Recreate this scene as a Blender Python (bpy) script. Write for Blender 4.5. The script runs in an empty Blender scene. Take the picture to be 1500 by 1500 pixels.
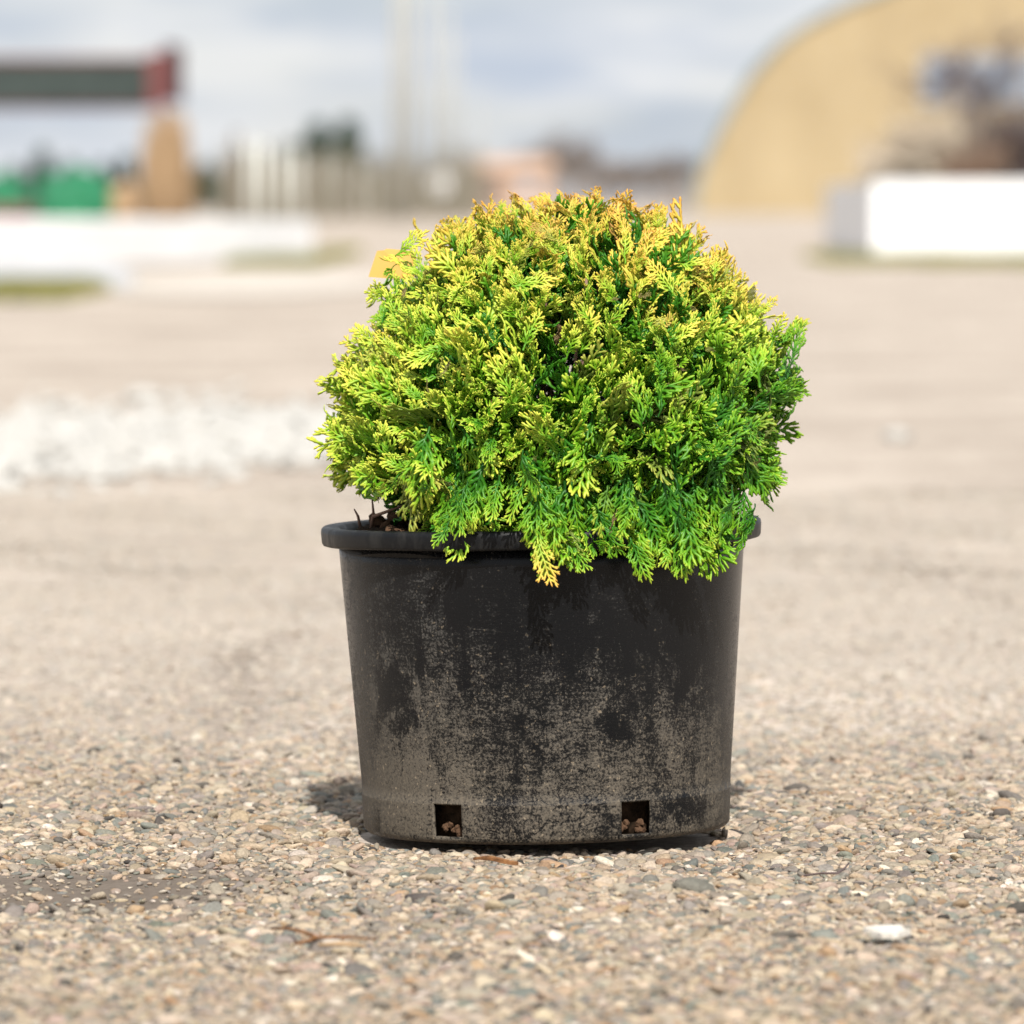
import bpy, bmesh, math, random
import numpy as np
from mathutils import Vector, Matrix, Euler, Quaternion

R = math.radians
rng = np.random.default_rng(11)
random.seed(11)
S = bpy.context.scene
COL = S.collection

# ------------------------------------------------------------------ camera
FPX, HOR, CAMH = 8534.0, 295.0, 0.519      # focal length and horizon in 1500 px units, camera height in metres
PY = 4.8                                   # distance of the pot's axis
cam = bpy.data.cameras.new('camera')
camo = bpy.data.objects.new('camera', cam); COL.objects.link(camo)
camo.location = (0, 0, CAMH); camo.rotation_euler = (R(90), 0, 0)
cam.sensor_width = 36; cam.lens = 36*FPX/1500
cam.shift_y = -(750-HOR)/1500
cam.clip_start = 0.05; cam.clip_end = 5000
cam.dof.use_dof = True
cam.dof.focus_distance = 4.66
cam.dof.aperture_fstop = cam.lens/1000/0.0262
S.camera = camo

# ------------------------------------------------------------------ sky, sun, exposure
SUN_EL, SUN_AZ = 46.0, 5.0                 # sun behind the camera, a little to its right
w = bpy.data.worlds.new('World'); S.world = w; w.use_nodes = True
nt = w.node_tree; nt.nodes.clear()
def N(t, typ, **kw):
    n = t.nodes.new(typ)
    for k, v in kw.items():
        if k.startswith('i_'):
            key = k[2:]; n.inputs[int(key) if key.isdigit() else key.replace('_', ' ')].default_value = v
        else: setattr(n, k, v)
    return n
sky = N(nt, 'ShaderNodeTexSky', sky_type='NISHITA', sun_disc=False, sun_elevation=R(SUN_EL), sun_rotation=R(180-SUN_AZ), altitude=100, air_density=1.0, dust_density=1.5)
bg1 = N(nt, 'ShaderNodeBackground', i_1=0.10)
bg2 = N(nt, 'ShaderNodeBackground', i_1=0.60)
tc = N(nt, 'ShaderNodeTexCoord'); mp = N(nt, 'ShaderNodeMapping')
mp.inputs['Scale'].default_value = (14, 14, 62); mp.inputs['Location'].default_value = (3.1, 0.4, 0.35)
nz = N(nt, 'ShaderNodeTexNoise', i_Scale=1.0, i_Detail=4.0, i_Roughness=0.55)
cr = N(nt, 'ShaderNodeValToRGB'); cr.color_ramp.elements[0].position = 0.30; cr.color_ramp.elements[1].position = 0.62
cr.color_ramp.elements[0].color = (.72,)*3+(1,); cr.color_ramp.elements[1].color = (1,)*3+(1,)
nz2 = N(nt, 'ShaderNodeTexNoise', i_Scale=1.7, i_Detail=3.0)
cc = N(nt, 'ShaderNodeValToRGB'); cc.color_ramp.elements[0].position = 0.33; cc.color_ramp.elements[1].position = 0.62
cc.color_ramp.elements[0].color = (.71, .79, .92, 1); cc.color_ramp.elements[1].color = (1.08, 1.09, 1.10, 1)
mx = N(nt, 'ShaderNodeMixShader'); out = N(nt, 'ShaderNodeOutputWorld')
L = nt.links.new
L(tc.outputs['Generated'], mp.inputs['Vector']); L(mp.outputs[0], nz.inputs['Vector']); L(mp.outputs[0], nz2.inputs['Vector'])
L(nz.outputs['Fac'], cr.inputs[0]); L(nz2.outputs['Fac'], cc.inputs[0]); L(cc.outputs[0], bg2.inputs[0])
L(sky.outputs[0], bg1.inputs[0]); L(cr.outputs[0], mx.inputs[0]); L(bg1.outputs[0], mx.inputs[1]); L(bg2.outputs[0], mx.inputs[2])
L(mx.outputs[0], out.inputs[0])
sun = bpy.data.lights.new('sun', 'SUN'); sun.energy = 4.8; sun.angle = R(0.6); sun.color = (1.0, .965, .905)
suno = bpy.data.objects.new('sun', sun); COL.objects.link(suno)
sdir = Vector((math.sin(R(SUN_AZ))*math.cos(R(SUN_EL)), -math.cos(R(SUN_AZ))*math.cos(R(SUN_EL)), math.sin(R(SUN_EL))))
suno.rotation_euler = sdir.to_track_quat('Z', 'Y').to_euler(); suno.location = sdir*40
S.view_settings.view_transform = 'Standard'; S.view_settings.look = 'None'
S.view_settings.exposure = 0.43; S.view_settings.gamma = 1
S.render.engine = 'CYCLES'
S.cycles.use_denoising = True; S.cycles.max_bounces = 7; S.cycles.transparent_max_bounces = 4
S.cycles.sample_clamp_indirect = 6

# ------------------------------------------------------------------ helpers
def at(px, py, Y):                         # a point at distance Y that the photograph shows at pixel (px, py)
    return Vector(((px-750)/FPX*Y, Y, CAMH-(py-HOR)/FPX*Y))
def tag(o, label=None, cat=None, group=None, kind=None):
    for k, v in (('label', label), ('category', cat), ('group', group), ('kind', kind)):
        if v: o[k] = v
    return o
def empty(name, loc=(0, 0, 0), rot=(0, 0, 0)):
    o = bpy.data.objects.new(name, None); COL.objects.link(o)
    o.location = loc; o.rotation_euler = rot; o.empty_display_size = .1
    return o
def link(name, me, mat=None, parent=None):
    o = bpy.data.objects.new(name, me); COL.objects.link(o)
    if mat is not None and not me.materials: me.materials.append(mat)
    if parent is not None: o.parent = parent
    return o
def mesh(name, v, f, smooth=False):
    me = bpy.data.meshes.new(name); me.from_pydata([tuple(p) for p in v], [], [tuple(q) for q in f]); me.update()
    if smooth: me.polygons.foreach_set('use_smooth', [True]*len(me.polygons))
    return me
def obj(name, v, f, mat, parent=None, smooth=False):
    return link(name, mesh(name, v, f, smooth), mat, parent)
def box_vf(c, s, rz=0, bev=0):
    bm = bmesh.new(); bmesh.ops.create_cube(bm, size=1)
    for p in bm.verts: p.co = Vector((p.co.x*s[0], p.co.y*s[1], p.co.z*s[2]))
    if bev: bmesh.ops.bevel(bm, geom=bm.edges[:], offset=bev, segments=2, affect='EDGES')
    m = Matrix.Translation(c) @ Matrix.Rotation(rz, 4, 'Z')
    v = [m @ p.co for p in bm.verts]; bm.verts.index_update(); f = [[q.index for q in g.verts] for g in bm.faces]; bm.free()
    return v, f
def box(name, c, s, mat, parent=None, rz=0, bev=0.0):
    return obj(name, *box_vf(c, s, rz, bev), mat, parent)
def lathe(name, prof, mat, parent=None, seg=160, closed=False, skip=None):
    v, f = [], []; n = len(prof)
    for i in range(seg):
        a = 2*math.pi*i/seg
        for r, z in prof: v.append((r*math.cos(a), r*math.sin(a), z))
    for i in range(seg):
        j = (i+1) % seg
        for k in range(n if closed else n-1):
            if skip and skip(2*math.pi*(i+.5)/seg, k): continue
            l = (k+1) % n
            f.append((i*n+k, j*n+k, j*n+l, i*n+l))
    return obj(name, v, f, mat, parent, True)
class TB:                                   # collects tapered tubes
    def __init__(s): s.v, s.f = [], []
    def tube(s, pts, rad, sides=4, flat=None):
        b = len(s.v); n = len(pts)
        for i, p in enumerate(pts):
            d = (pts[min(i+1, n-1)]-pts[max(i-1, 0)]).normalized()
            a = d.orthogonal().normalized(); c = d.cross(a)
            for k in range(sides):
                t = 2*math.pi*k/sides
                s.v.append(p+(a*math.cos(t)+c*math.sin(t))*rad[i])
        for i in range(n-1):
            for k in range(sides):
                l = (k+1) % sides
                s.f.append((b+i*sides+k, b+i*sides+l, b+(i+1)*sides+l, b+(i+1)*sides+k))
        s.f.append([b+k for k in range(sides)][::-1]); s.f.append([b+(n-1)*sides+k for k in range(sides)])
    def build(s, name, mat, parent=None, smooth=True): return obj(name, s.v, s.f, mat, parent, smooth)

def material(name, base=(.5, .5, .5), rough=.7, spec=.3, metal=0.0):
    m = bpy.data.materials.new(name); m.use_nodes = True
    b = m.node_tree.nodes['Principled BSDF']
    b.inputs['Base Color'].default_value = (*base, 1); b.inputs['Roughness'].default_value = rough
    b.inputs['Specular IOR Level'].default_value = spec; b.inputs['Metallic'].default_value = metal
    return m, m.node_tree, b
def ramp(t, stops, interp='LINEAR'):
    n = t.nodes.new('ShaderNodeValToRGB'); e = n.color_ramp.elements; n.color_ramp.interpolation = interp
    while len(e) < len(stops): e.new(.5)
    for q, (p, c) in zip(e, stops): q.position = p; q.color = (*c, 1) if len(c) == 3 else c
    return n
def mixc(t, fac, a, b, mode='MIX'):
    n = t.nodes.new('ShaderNodeMix'); n.data_type = 'RGBA'; n.blend_type = mode
    for s, x in ((0, fac), (6, a), (7, b)):
        if isinstance(x, (int, float)): n.inputs[s].default_value = x
        elif isinstance(x, tuple): n.inputs[s].default_value = (*x, 1)
        else: t.links.new(x, n.inputs[s])
    return n.outputs[2]
def math_(t, op, a, b=0.0, clamp=False):
    n = t.nodes.new('ShaderNodeMath'); n.operation = op; n.use_clamp = clamp
    for s, x in ((0, a), (1, b)):
        if isinstance(x, (int, float)): n.inputs[s].default_value = x
        else: t.links.new(x, n.inputs[s])
    return n.outputs[0]
def noise(t, scale, detail=3, rough=.55, vec=None, stretch=None, dist=0.0):
    n = t.nodes.new('ShaderNodeTexNoise'); n.inputs['Scale'].default_value = scale
    n.inputs['Detail'].default_value = detail; n.inputs['Roughness'].default_value = rough; n.inputs['Distortion'].default_value = dist
    if vec is None: vec = t.nodes.new('ShaderNodeTexCoord').outputs['Object']
    if stretch:
        m = t.nodes.new('ShaderNodeMapping'); m.inputs['Scale'].default_value = stretch; t.links.new(vec, m.inputs[0]); vec = m.outputs[0]
    t.links.new(vec, n.inputs['Vector'])
    return n.outputs['Fac']
def bump(t, b, h, strength=.3, dist=.002):
    n = t.nodes.new('ShaderNodeBump'); n.inputs['Strength'].default_value = strength; n.inputs['Distance'].default_value = dist
    t.links.new(h, n.inputs['Height']); t.links.new(n.outputs[0], b.inputs['Normal'])
def simple(name, c1, c2, scale=6, rough=.75, spec=.3, bmp=0):
    m, t, b = material(name, c1, rough, spec)
    f = noise(t, scale, 4)
    r = ramp(t, [(.3, c1), (.7, c2)]); t.links.new(f, r.inputs[0]); t.links.new(r.outputs[0], b.inputs['Base Color'])
    if bmp: bump(t, b, f, .4, bmp)
    return m

def ramp_out(t, x, lo, hi):
    n = ramp(t, [(lo, (0,)*3), (hi, (1,)*3)]); t.links.new(x, n.inputs[0]); return n.outputs[0]
# ------------------------------------------------------------------ materials
# sandy gravel ground
M_ground, t, b = material('sandy_ground', rough=.95, spec=.1)
c = noise(t, 90, 5, .7); c2 = noise(t, 1.3, 4); c3 = noise(t, 9, 3)
r1 = ramp(t, [(.25, (.24, .205, .175)), (.5, (.47, .42, .37)), (.75, (.61, .565, .515))]); t.links.new(c, r1.inputs[0])
r2 = ramp(t, [(.3, (.70, .66, .62)), (.7, (1.10, 1.07, 1.04))]); t.links.new(c2, r2.inputs[0])
r3 = ramp(t, [(.3, (.86, .84, .82)), (.7, (1.05, 1.05, 1.05))]); t.links.new(c3, r3.inputs[0])
k = mixc(t, 1.0, mixc(t, 1.0, r1.outputs[0], r2.outputs[0], 'MULTIPLY'), r3.outputs[0], 'MULTIPLY')
dirt = t.nodes.new('ShaderNodeAttribute'); dirt.attribute_name = 'dirt'
k = mixc(t, dirt.outputs['Fac'], k, mixc(t, c, (.080, .064, .051), (.21, .172, .140)))
t.links.new(k, b.inputs['Base Color']); bump(t, b, c, .8, .004)
# pebbles: colour of each one comes with the instance or the object
M_stone, t, b = material('pebble', rough=.82, spec=.25)
at_ = t.nodes.new('ShaderNodeAttribute'); at_.attribute_type = 'INSTANCER'; at_.attribute_name = 'tint'
f = noise(t, 3.5, 4, .65)
r1 = ramp(t, [(.25, (.62, .60, .58)), (.55, (1, 1, 1)), (.8, (1.22, 1.2, 1.16))]); t.links.new(f, r1.inputs[0])
k = mixc(t, 1.0, at_.outputs['Color'], r1.outputs[0], 'MULTIPLY')
geo = t.nodes.new('ShaderNodeNewGeometry'); sep = t.nodes.new('ShaderNodeSeparateXYZ'); t.links.new(geo.outputs['Position'], sep.inputs[0])
d = noise(t, 14, 3, vec=geo.outputs['Position']); dd = ramp(t, [(.45, (0,)*3), (.78, (.45,)*3)]); t.links.new(d, dd.inputs[0])
k = mixc(t, dd.outputs[0], k, (.36, .305, .245))
t.links.new(k, b.inputs['Base Color']); bump(t, b, f, .35, .12)
# white rocks
M_white_rock = simple('white_rock', (.37, .35, .32), (.58, .565, .53), 5, .85, .2, .05)
# black plastic with dried dust
M_pot, t, b = material('dusty_black_plastic', rough=.45, spec=.5)
tcn = t.nodes.new('ShaderNodeTexCoord'); ob = tcn.outputs['Object']
sp = t.nodes.new('ShaderNodeSeparateXYZ'); t.links.new(ob, sp.inputs[0])
hgt = math_(t, 'DIVIDE', sp.outputs['Z'], .24)
low = ramp(t, [(0, (.72,)*3), (.28, (.56,)*3), (.58, (.32,)*3), (.80, (.08,)*3), (1, (.0,)*3)]); t.links.new(hgt, low.inputs[0])
side = ramp(t, [(.0, (.26,)*3), (.30, (.12,)*3), (.58, (.0,)*3), (.80, (-.30, -.30, -.30, 1)), (1, (.0,)*3)])
t.links.new(math_(t, 'ADD', math_(t, 'DIVIDE', sp.outputs['X'], .34), .5), side.inputs[0])
wob = math_(t, 'ADD', math_(t, 'MULTIPLY', noise(t, 28, 5, .7, dist=1.0), .6), math_(t, 'MULTIPLY', noise(t, 110, 4, .7, stretch=(1, 1, .3)), .4))
def blot(x, z, rx, rz, rot=0.0):                  # a hand-wiped mark, a darker spot or a mud patch at (x, z) on the front
    dx, dz = math_(t, 'SUBTRACT', sp.outputs['X'], x), math_(t, 'SUBTRACT', sp.outputs['Z'], z)
    c_, s_ = math.cos(rot), math.sin(rot)
    u = math_(t, 'DIVIDE', math_(t, 'ADD', math_(t, 'MULTIPLY', dx, c_), math_(t, 'MULTIPLY', dz, s_)), rx)
    v_ = math_(t, 'DIVIDE', math_(t, 'SUBTRACT', math_(t, 'MULTIPLY', dz, c_), math_(t, 'MULTIPLY', dx, s_)), rz)
    d_ = math_(t, 'ADD', math_(t, 'MULTIPLY', u, u), math_(t, 'MULTIPLY', v_, v_))
    d_ = math_(t, 'ADD', d_, math_(t, 'MULTIPLY', math_(t, 'SUBTRACT', wob, .5), 9.0))
    return math_(t, 'MULTIPLY', math_(t, 'SUBTRACT', 1.25, d_), 1.1, True)
speck = noise(t, 520, 4, .8); big = noise(t, 15, 5, .62, stretch=(1, 1, .8), dist=.8); wipe = noise(t, 30, 4, .6, stretch=(1, 1, .4), dist=1.6)
streak = noise(t, 75, 5, .72, stretch=(1, 1, .14), dist=.5); scr = noise(t, 190, 4, .75, stretch=(.22, .22, 1), dist=1.5)
lvl = math_(t, 'ADD', low.outputs[0], math_(t, 'MULTIPLY', math_(t, 'SUBTRACT', big, .5), 1.5))
lvl = math_(t, 'ADD', lvl, side.outputs[0])
lvl = math_(t, 'ADD', lvl, math_(t, 'MULTIPLY', math_(t, 'SUBTRACT', streak, .5), 1.1))
lvl = math_(t, 'ADD', lvl, math_(t, 'MULTIPLY', math_(t, 'SUBTRACT', scr, .5), 1.5))
for q in [(-.122, .128, .013, .020, .3), (-.112, .098, .014, .009, .2), (-.131, .115, .004, .03, -.25), (.110, .026, .020, .013, 0), (.020, .190, .012, .034, .05), (.060, .165, .030, .026, 0), (.112, .165, .020, .040, 0), (-.068, .195, .010, .020, 0), (-.138, .020, .004, .014, 0), (.055, .095, .012, .016, .4)]:  # spots with less dust: wiped marks lower down, darker spots below the rim
    lvl = math_(t, 'SUBTRACT', lvl, math_(t, 'MULTIPLY', blot(*q), .55))
for q in [(.135, .062, .014, .042, 0), (.098, .080, .012, .030, .35), (-.110, .045, .045, .030, 0)]:
    lvl = math_(t, 'ADD', lvl, math_(t, 'MULTIPLY', blot(*q), .34))
vor = t.nodes.new('ShaderNodeTexVoronoi'); vor.feature = 'DISTANCE_TO_EDGE'; vor.inputs['Scale'].default_value = 48
wv_ = t.nodes.new('ShaderNodeVectorMath'); wv_.operation = 'MULTIPLY_ADD'; wn = t.nodes.new('ShaderNodeTexNoise'); wn.inputs['Scale'].default_value = 70; wn.inputs['Detail'].default_value = 4
t.links.new(ob, wn.inputs['Vector']); t.links.new(wn.outputs['Color'], wv_.inputs[0]); wv_.inputs[1].default_value = (.022, .022, .034); t.links.new(ob, wv_.inputs[2]); t.links.new(wv_.outputs[0], vor.inputs['Vector'])
crk = math_(t, 'MULTIPLY', math_(t, 'SUBTRACT', 1.0, ramp_out(t, vor.outputs['Distance'], .012, .045)), ramp_out(t, noise(t, 22, 3), .46, .60))
run = math_(t, 'MULTIPLY', ramp_out(t, noise(t, 58, 4, .6, stretch=(1, 1, .07), dist=.25), .54, .62), ramp_out(t, hgt, .30, .62))
lvl = math_(t, 'SUBTRACT', lvl, math_(t, 'MULTIPLY', crk, .42))
lvl = math_(t, 'SUBTRACT', lvl, math_(t, 'MULTIPLY', run, .28))
lvl = math_(t, 'SUBTRACT', lvl, math_(t, 'MULTIPLY', ramp_out(t, wipe, .60, .66), .30), True)
thr = math_(t, 'ADD', math_(t, 'MULTIPLY', math_(t, 'SUBTRACT', speck, .5), 3.4), lvl)
dm = ramp(t, [(.40, (0,)*3), (1.0, (.85,)*3)]); t.links.new(thr, dm.inputs[0])
film = math_(t, 'MULTIPLY', lvl, .07)
dust = math_(t, 'MAXIMUM', dm.outputs[0], film)
dcol = mixc(t, low.outputs[0], mixc(t, noise(t, 340, 3), (.032, .032, .032), (.12, .115, .105)), mixc(t, noise(t, 360, 3), (.056, .048, .037), (.27, .215, .15)))
k = mixc(t, dust, (.0050, .0053, .0060), dcol)
flk = ramp_out(t, noise(t, 300, 2, .5), .66, .72)
k = mixc(t, math_(t, 'MULTIPLY', flk, math_(t, 'MULTIPLY', lvl, .9, True)), k, (.27, .215, .15))
t.links.new(k, b.inputs['Base Color'])
rr = math_(t, 'ADD', math_(t, 'MULTIPLY', dust, .6), .27, True); t.links.new(rr, b.inputs['Roughness'])
b.inputs['Specular IOR Level'].default_value = .20
bump(t, b, math_(t, 'ADD', dust, math_(t, 'MULTIPLY', scr, .5)), .35, .0006)
M_rim, t, b = material('black_plastic_rim', (.011, .012, .014), .38, .22)
f = noise(t, 70, 5, .7, stretch=(1, 1, .4)); r1 = ramp(t, [(.45, (.0045, .005, .006)), (.74, (.026, .025, .023))]); t.links.new(f, r1.inputs[0]); t.links.new(r1.outputs[0], b.inputs['Base Color'])
r2 = ramp(t, [(.3, (.32,)*3), (.7, (.62,)*3)]); t.links.new(f, r2.inputs[0]); t.links.new(r2.outputs[0], b.inputs['Roughness']); bump(t, b, f, .15, .001)
M_soil = simple('potting_soil', (.010, .007, .004), (.050, .030, .018), 130, .95, .1, .006)
M_bark = simple('bark_chips', (.035, .020, .012), (.17, .095, .055), 60, .9, .15, .004)
M_wood = simple('splinter_wood', (.07, .030, .012), (.30, .14, .055), 120, .8, .2, .002)
M_chip = simple('bleached_wood', (.50, .46, .40), (.66, .63, .58), 90, .85, .2, .001)
M_stem = simple('shrub_stem', (.10, .055, .04), (.30, .19, .14), 60, .9, .1, .003)
M_tag, t, b = material('yellow_plastic_tag', (.66, .385, .10), .45, .4); b.inputs['Subsurface Weight'].default_value = 0.0
# scale foliage
M_fol, t, b = material('thuja_foliage', rough=.42, spec=.32)
a1 = t.nodes.new('ShaderNodeAttribute'); a1.attribute_type = 'INSTANCER'; a1.attribute_name = 'tint'
a2 = t.nodes.new('ShaderNodeAttribute'); a2.attribute_name = 'tip'
sx = t.nodes.new('ShaderNodeSeparateXYZ'); t.links.new(a1.outputs['Vector'], sx.inputs[0])
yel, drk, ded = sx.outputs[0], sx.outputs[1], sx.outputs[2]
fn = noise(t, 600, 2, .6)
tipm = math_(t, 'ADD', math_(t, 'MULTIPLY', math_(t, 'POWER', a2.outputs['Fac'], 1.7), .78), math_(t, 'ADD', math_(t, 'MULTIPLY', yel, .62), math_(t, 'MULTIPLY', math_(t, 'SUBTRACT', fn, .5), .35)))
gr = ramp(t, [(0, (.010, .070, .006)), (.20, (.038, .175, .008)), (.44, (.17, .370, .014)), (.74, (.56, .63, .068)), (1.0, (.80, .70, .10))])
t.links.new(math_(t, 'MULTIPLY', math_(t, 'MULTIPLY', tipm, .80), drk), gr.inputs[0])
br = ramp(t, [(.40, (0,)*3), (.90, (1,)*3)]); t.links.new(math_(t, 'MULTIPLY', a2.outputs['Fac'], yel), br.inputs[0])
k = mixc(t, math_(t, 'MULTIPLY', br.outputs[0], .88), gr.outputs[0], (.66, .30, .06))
k = mixc(t, ded, k, (.20, .115, .060))
t.links.new(k, b.inputs['Base Color']); bump(t, b, fn, .3, .0006)
tr = t.nodes.new('ShaderNodeBsdfTranslucent'); t.links.new(mixc(t, 1.0, k, (1.1, 1.25, .6), 'MULTIPLY'), tr.inputs[0])
ms = t.nodes.new('ShaderNodeMixShader'); ms.inputs[0].default_value = .14
mo = [n for n in t.nodes if n.type == 'OUTPUT_MATERIAL'][0]
t.links.new(b.outputs[0], ms.inputs[1]); t.links.new(tr.outputs[0], ms.inputs[2]); t.links.new(ms.outputs[0], mo.inputs[0])
# background
M_wpaint = simple('white_painted_concrete', (.72, .72, .72), (.84, .84, .84), 1.6, .8)
M_grey = simple('grey_concrete', (.34, .35, .37), (.44, .45, .47), 3, .9)
M_tan = simple('tan_cladding', (.31, .235, .130), (.39, .305, .180), .35, .6)
M_hside = simple('grey_green_sheet', (.16, .20, .20), (.24, .28, .28), 1, .6)
M_glass, t, b = material('window_glass', (.22, .27, .34), .15, .8)
M_frame = simple('window_frame', (.55, .56, .58), (.66, .67, .68), 2)
M_roofgreen = simple('dark_green_roof', (.020, .028, .024), (.034, .044, .038), 2, .7)
M_maroon = simple('maroon_timber', (.12, .04, .04), (.18, .065, .06), 4, .75)
M_darkmaroon = simple('dark_maroon_timber', (.055, .018, .020), (.085, .03, .03), 4, .75)
M_log = simple('tan_log', (.34, .225, .125), (.46, .32, .19), 5, .85)
M_pole = simple('pale_pole', (.56, .56, .51), (.68, .68, .63), 2, .6)
M_mast = simple('grey_mast', (.34, .33, .29), (.43, .42, .37), 2, .6)
M_darkpole = simple('brown_stake', (.11, .085, .065), (.18, .14, .11), 2, .8)
M_green = simple('green_sheet', (.012, .12, .055), (.03, .21, .10), 3, .6)
M_peach = simple('peach_render', (.38, .26, .19), (.45, .315, .235), 1, .85)
M_brownroof = simple('brown_roof', (.16, .12, .10), (.22, .17, .14), 2, .85)
M_con = simple('conifer_needles', (.012, .035, .018), (.035, .075, .035), .8, .8)
M_trunk = simple('trunk_bark', (.07, .05, .04), (.15, .11, .085), 5, .9)
M_twig1 = simple('pale_dry_twigs', (.46, .385, .295), (.58, .50, .40), 8, .9)
M_twig2 = simple('rust_twigs', (.25, .16, .11), (.34, .235, .17), 8, .9)
M_twig3 = simple('dark_twigs', (.085, .06, .06), (.15, .11, .10), 8, .9)
M_twig4 = simple('grey_brown_twigs', (.20, .17, .15), (.31, .265, .235), 8, .9)
M_sap = simple('sapling_twigs', (.17, .155, .115), (.27, .24, .185), 8, .9)
M_grass = simple('dry_grass', (.13, .15, .035), (.30, .26, .10), 4, .9)
M_palegravel = simple('pale_gravel', (.46, .41, .355), (.56, .51, .45), 6, .95, .1)

# ------------------------------------------------------------------ ground
def hz(x, y):
    f = np.clip((14-y)/6, 0, 1)
    h = .0045*np.sin(x*5.1+1.2)*np.sin(y*3.3+.4)+.003*np.sin(x*11.3+y*4.7)+.002*np.sin(y*17+x*6.1+2)
    h = h-.006*np.exp(-(((x+.36)/.16)**2+((y-4.45)/.20)**2))        # shallow dirt hollow on the left
    h = h-.005*np.exp(-(((x+.30)/.09)**2+((y-5.6)/.35)**2))
    p = np.exp(-(((x-.022)**2+(y-PY)**2)/.25**2)**2)
    return (h*(1-.85*p)-.004*p)*f
def dirtm(x, y):
    a = 1.45*np.exp(-(((x+.34-.30*(y-4.45))/.17)**2+((y-4.45)/.17)**2)**1.3)
    a2 =   .5*np.exp(-(((x+.30-.03*(y-6)+.02*np.sin(y*4))/.045)**2+((y-6.2)/1.1)**4))+.5*np.exp(-(((x+.10)/.22)**2+((y-7.6)/.25)**2))+.45*np.exp(-(((x-.62-.05*np.sin(y*2))/.05)**2+((y-7.4)/1.6)**4))
    a3 = .5*np.exp(-(((x-.36)/.16)**2+((y-4.26)/.07)**2))
    a4 = .45*np.exp(-(((x+.17)/.14)**2+((y-4.13)/.05)**2))
    n = .5+.5*np.sin(x*37+2*np.sin(y*29))*np.sin(y*41+1.7*np.sin(x*23))
    n2 = .5+.5*np.sin(x*131+2*np.sin(y*97))*np.sin(y*119+1.9*np.sin(x*83))
    return np.clip((a+a2+a3+a4)*(.58+.30*n+.50*n2), 0, 1)
xs = np.concatenate([-np.geomspace(1.5, 900, 34)[::-1], np.linspace(-1.45, 1.45, 117), np.geomspace(1.5, 900, 34)])
ys = np.concatenate([np.linspace(-30, 2.9, 24), np.linspace(3.0, 8.0, 201), np.geomspace(8.05, 1600, 90)])
gx, gy = np.meshgrid(xs, ys); gz = hz(gx, gy)-.003
nx, ny = len(xs), len(ys)
V = np.stack([gx.ravel(), gy.ravel(), gz.ravel()], 1)
ii, jj = np.meshgrid(np.arange(nx-1), np.arange(ny-1)); a = (jj*nx+ii).ravel()
gm = mesh('ground', V.tolist(), np.stack([a, a+1, a+nx+1, a+nx], 1).tolist(), True)
da = gm.attributes.new('dirt', 'FLOAT', 'POINT'); da.data.foreach_set('value', dirtm(gx, gy).ravel().astype(np.float32))
ground = tag(link('ground', gm, M_ground), 'sandy gravel yard', None, None, 'structure')

# ------------------------------------------------------------------ pebbles
def pebble_mesh(i):
    r = np.random.default_rng(500+i)
    bm = bmesh.new(); bmesh.ops.create_icosphere(bm, subdivisions=2, radius=1)
    ph = r.uniform(0, 6.28, (5, 3)); fr = r.uniform(.8, 2.3, (5, 3)); cut = [Vector(r.normal(size=3)).normalized() for _ in range(5)]
    cd = r.uniform(.50, .88, 5); asp = (r.uniform(.85, 1.45), r.uniform(.7, 1.0), r.uniform(.34, .60))
    for v in bm.verts:
        p = v.co.copy(); s = 1+sum(.075*math.sin(p.x*fr[k][0]+ph[k][0])*math.sin(p.y*fr[k][1]+ph[k][1]+p.z*fr[k][2]) for k in range(5))
        p *= s
        for q, dd_ in zip(cut, cd):
            e = p.dot(q)-dd_
            if e > 0: p -= q*e*.85
        v.co = Vector((p.x*asp[0], p.y*asp[1], p.z*asp[2]))
    me = bpy.data.meshes.new('stone'); bm.to_mesh(me); bm.free()
    me.polygons.foreach_set('use_smooth', [True]*len(me.polygons)); me.materials.append(M_stone)
    return me
NP = 16
PM = [pebble_mesh(i) for i in range(NP)]
PAL = np.array([(.385, .30, .205), (.46, .38, .285), (.30, .265, .22), (.20, .19, .185), (.145, .175, .175), (.36, .225, .115), (.33, .25, .215), (.56, .52, .46), (.055, .052, .052), (.25, .225, .18), (.175, .205, .18)])
PW = np.array([.20, .20, .14, .11, .075, .055, .07, .040, .018, .05, .025]); PW /= PW.sum()
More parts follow.
